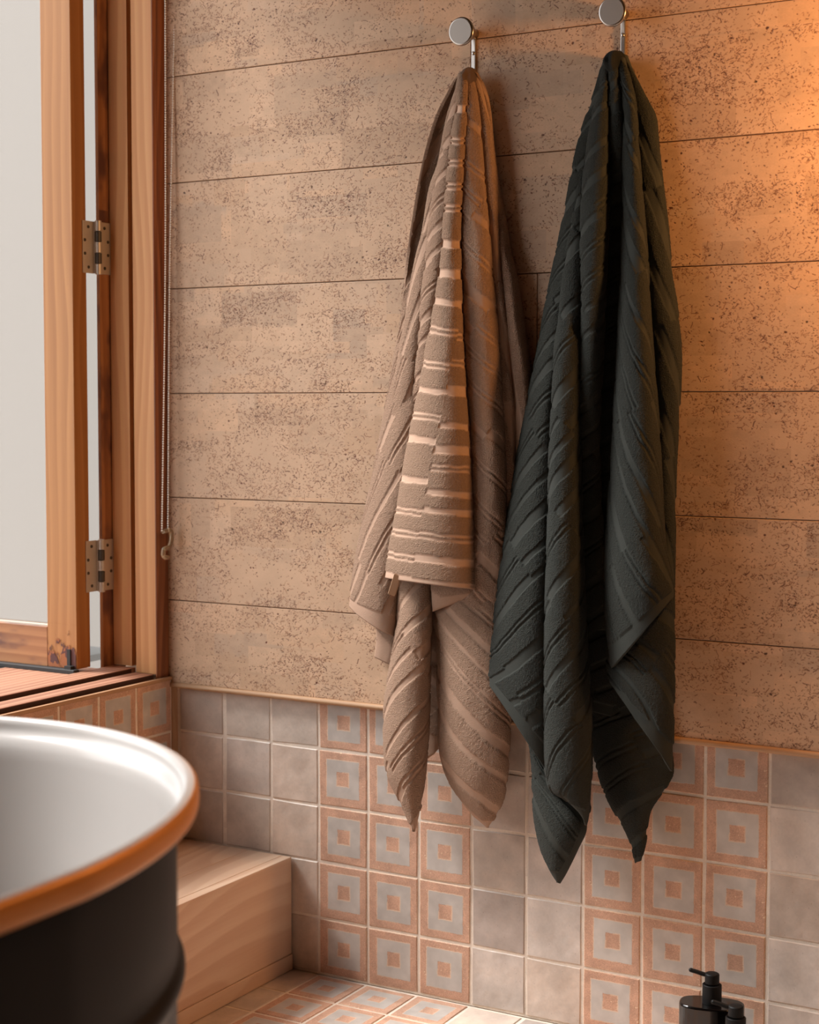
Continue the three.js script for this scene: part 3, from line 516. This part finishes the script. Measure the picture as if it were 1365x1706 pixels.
  parts.push(F([[880, 1215, 905, 1262, .036, .008], [887, 1276, 932, 1312, .038, .012], [888, 1317, 972, 1352, .04, .018], [891, 1363, 978, 1382, .042, .021], [901, 1413, 965, 1413, .043, .018], [914, 1447, 947, 1450, .044, .01], [928, 1470, 934, 1472, .044, .003]], { angle: 50, seed: 22, hem: .02, W: .2, hemRight: .02 }));
  parts.push(bunch(1026, 105, .046, .0165, .0195, .028, loopTones.pile, 5));
  const t = thing('bath_towel', 'dark green terry towel with sculpted diagonal bars, hung in deep folds from its hook', 'towel');
  addCloth(parts, t);
}

// ───────────── blind chain ─────────────
{
  const c = thing('blind_chain', 'beaded blind chain loop hanging beside the pine window frame', 'chain');
  const bead = new THREE.SphereGeometry(.00185, 8, 6), beadMat = std({ color: 0xe6dfd6, roughness: .4 }), X = .016;
  for (const [x0, x1, x2] of [[275.5, 275.5, 270], [291, 283, 280]]) {
    const path = new THREE.CatmullRomCurve3([at(x0, -160, X, 0), at(x0, 0, X, 0), at(x1, 450, X, 0), at(x2, 884, X, 0)]), n = Math.round(path.getLength() / .0046), gs = [];
    for (let i = 0; i <= n; i++) { const p = path.getPointAt(i / n), g = bead.clone(); g.translate(p.x, p.y, p.z); gs.push(g); }
    const cord = new THREE.TubeGeometry(path, 60, .0005, 5); gs.push(cord);
    mesh('bead_strand', mergeGeometries(gs), beadMat, c).userData = { kind: 'stuff', label: 'string of small pale beads' };
  }
  const clear = phy({ color: 0xe8d9b8, transmission: .85, thickness: .004, roughness: .12, ior: 1.49 });
  const cv = new THREE.CatmullRomCurve3([at(272, 886, X, 0), at(284, 884, X, 0), at(286, 897, X, 0), at(281, 912, X, 0), at(273, 915, X, 0), at(273, 927, X, 0), at(280, 929, X, 0)]);
  mesh('cleat', new THREE.TubeGeometry(cv, 40, .0044, 10), clear, c).userData.label = 'clear plastic chain cleat';
}

// ───────────── soap dispensers ─────────────
const bottleMat = phy({ color: 0x070505, roughness: .16, clearcoat: .3, clearcoatRoughness: .08 }), pumpMat = phy({ color: 0x08090a, roughness: .55, specularIntensity: .5 });
function dispenser(x, z, turn, label) {
  const d = thing('soap_dispenser', label, 'soap dispenser', [x, .0008, z], 'dark pump bottles on the tiles'); d.rotation.y = turn;
  const s = new THREE.Shape(), w = .051, h = .030, N = 48; // flattened oval footprint
  for (let i = 0; i < N; i++) { const t = i / N * Math.PI * 2, c = Math.cos(t), q = Math.sin(t), e = .72; const px = w * Math.sign(c) * Math.abs(c) ** e, py = h * Math.sign(q) * Math.abs(q) ** e; i ? s.lineTo(px, py) : s.moveTo(px, py); }
  const g = new THREE.ExtrudeGeometry(s, { depth: .115, bevelEnabled: true, bevelThickness: .0035, bevelSize: .0028, bevelSegments: 4, bevelOffset: -.0028 }); g.rotateX(-Math.PI / 2); g.translate(0, .0035, 0);
  mesh('bottle', g, bottleMat, d);
  const lathe = (pts) => new THREE.LatheGeometry(pts.map(p => new THREE.Vector2(p[0], p[1])), 32);
  mesh('collar', lathe([[0, .1215], [.0150, .1215], [.0152, .1228], [.0152, .1512], [.0142, .1522], [.0120, .1522], [.0120, .1505], [0, .1505]]), pumpMat, d);
  const ph = mesh('pump_head', lathe([[.0055, .1500], [.0055, .1530], [.0112, .1532], [.0114, .1545], [.0114, .1672], [.0108, .1690], [.0090, .1700], [0, .1704]]), pumpMat, d);
  const cv = new THREE.CatmullRomCurve3([[0, .1655, 0], [-.012, .1665, 0], [-.024, .1695, 0], [-.0335, .1715, 0]].map(p => new THREE.Vector3(...p)));
  const ng = new THREE.TubeGeometry(cv, 20, .0034, 10); mesh('nozzle', ng, pumpMat, ph);
  const tip = new THREE.SphereGeometry(.0034, 10, 8); tip.translate(-.0335, .1715, 0); mesh('nozzle_tip', tip, pumpMat, ph);
  return d;
}
dispenser(1.128, .085, .25, 'dark pump bottle standing close against the tiled wall');
dispenser(1.205, .20, .25, 'dark pump bottle standing in front of another, further from the wall');

// ───────────── wall lamp (off to the right of the cork wall) ─────────────
{
  const lx = 1.62, ly = 1.53, lz = .2, warm = new THREE.Color(1, .47, .16);
  const l = thing('wall_lamp', 'small globe wall lamp with warm light on the cork wall', 'lamp', [lx, ly, CORK_Z]);
  const pl = cyl(.05, .05, .014, 40); pl.rotateX(Math.PI / 2); pl.translate(0, 0, .0075); mesh('wall_plate', pl, brushed, l);
  const arm = cyl(.010, .010, .15, 20); arm.rotateX(Math.PI / 2); arm.translate(0, 0, .085); mesh('arm', arm, brushed, l);
  const bulb = new THREE.SphereGeometry(.045, 32, 20); bulb.translate(0, 0, lz); mesh('bulb', bulb, std({ color: 0xffffff, emissive: warm, emissiveIntensity: 3, roughness: .5 }), l);
  const pt = new THREE.PointLight(warm, LAMP_POWER, 0, 2); pt.position.set(0, 0, lz); pt.castShadow = true; pt.shadow.radius = 2; l.add(pt);
}

const renderer = new THREE.WebGLRenderer({ antialias: true });
renderer.toneMapping = THREE.LinearToneMapping; renderer.toneMappingExposure = EXPOSURE;
renderer.shadowMap.enabled = true;
renderer.render(scene, camera);
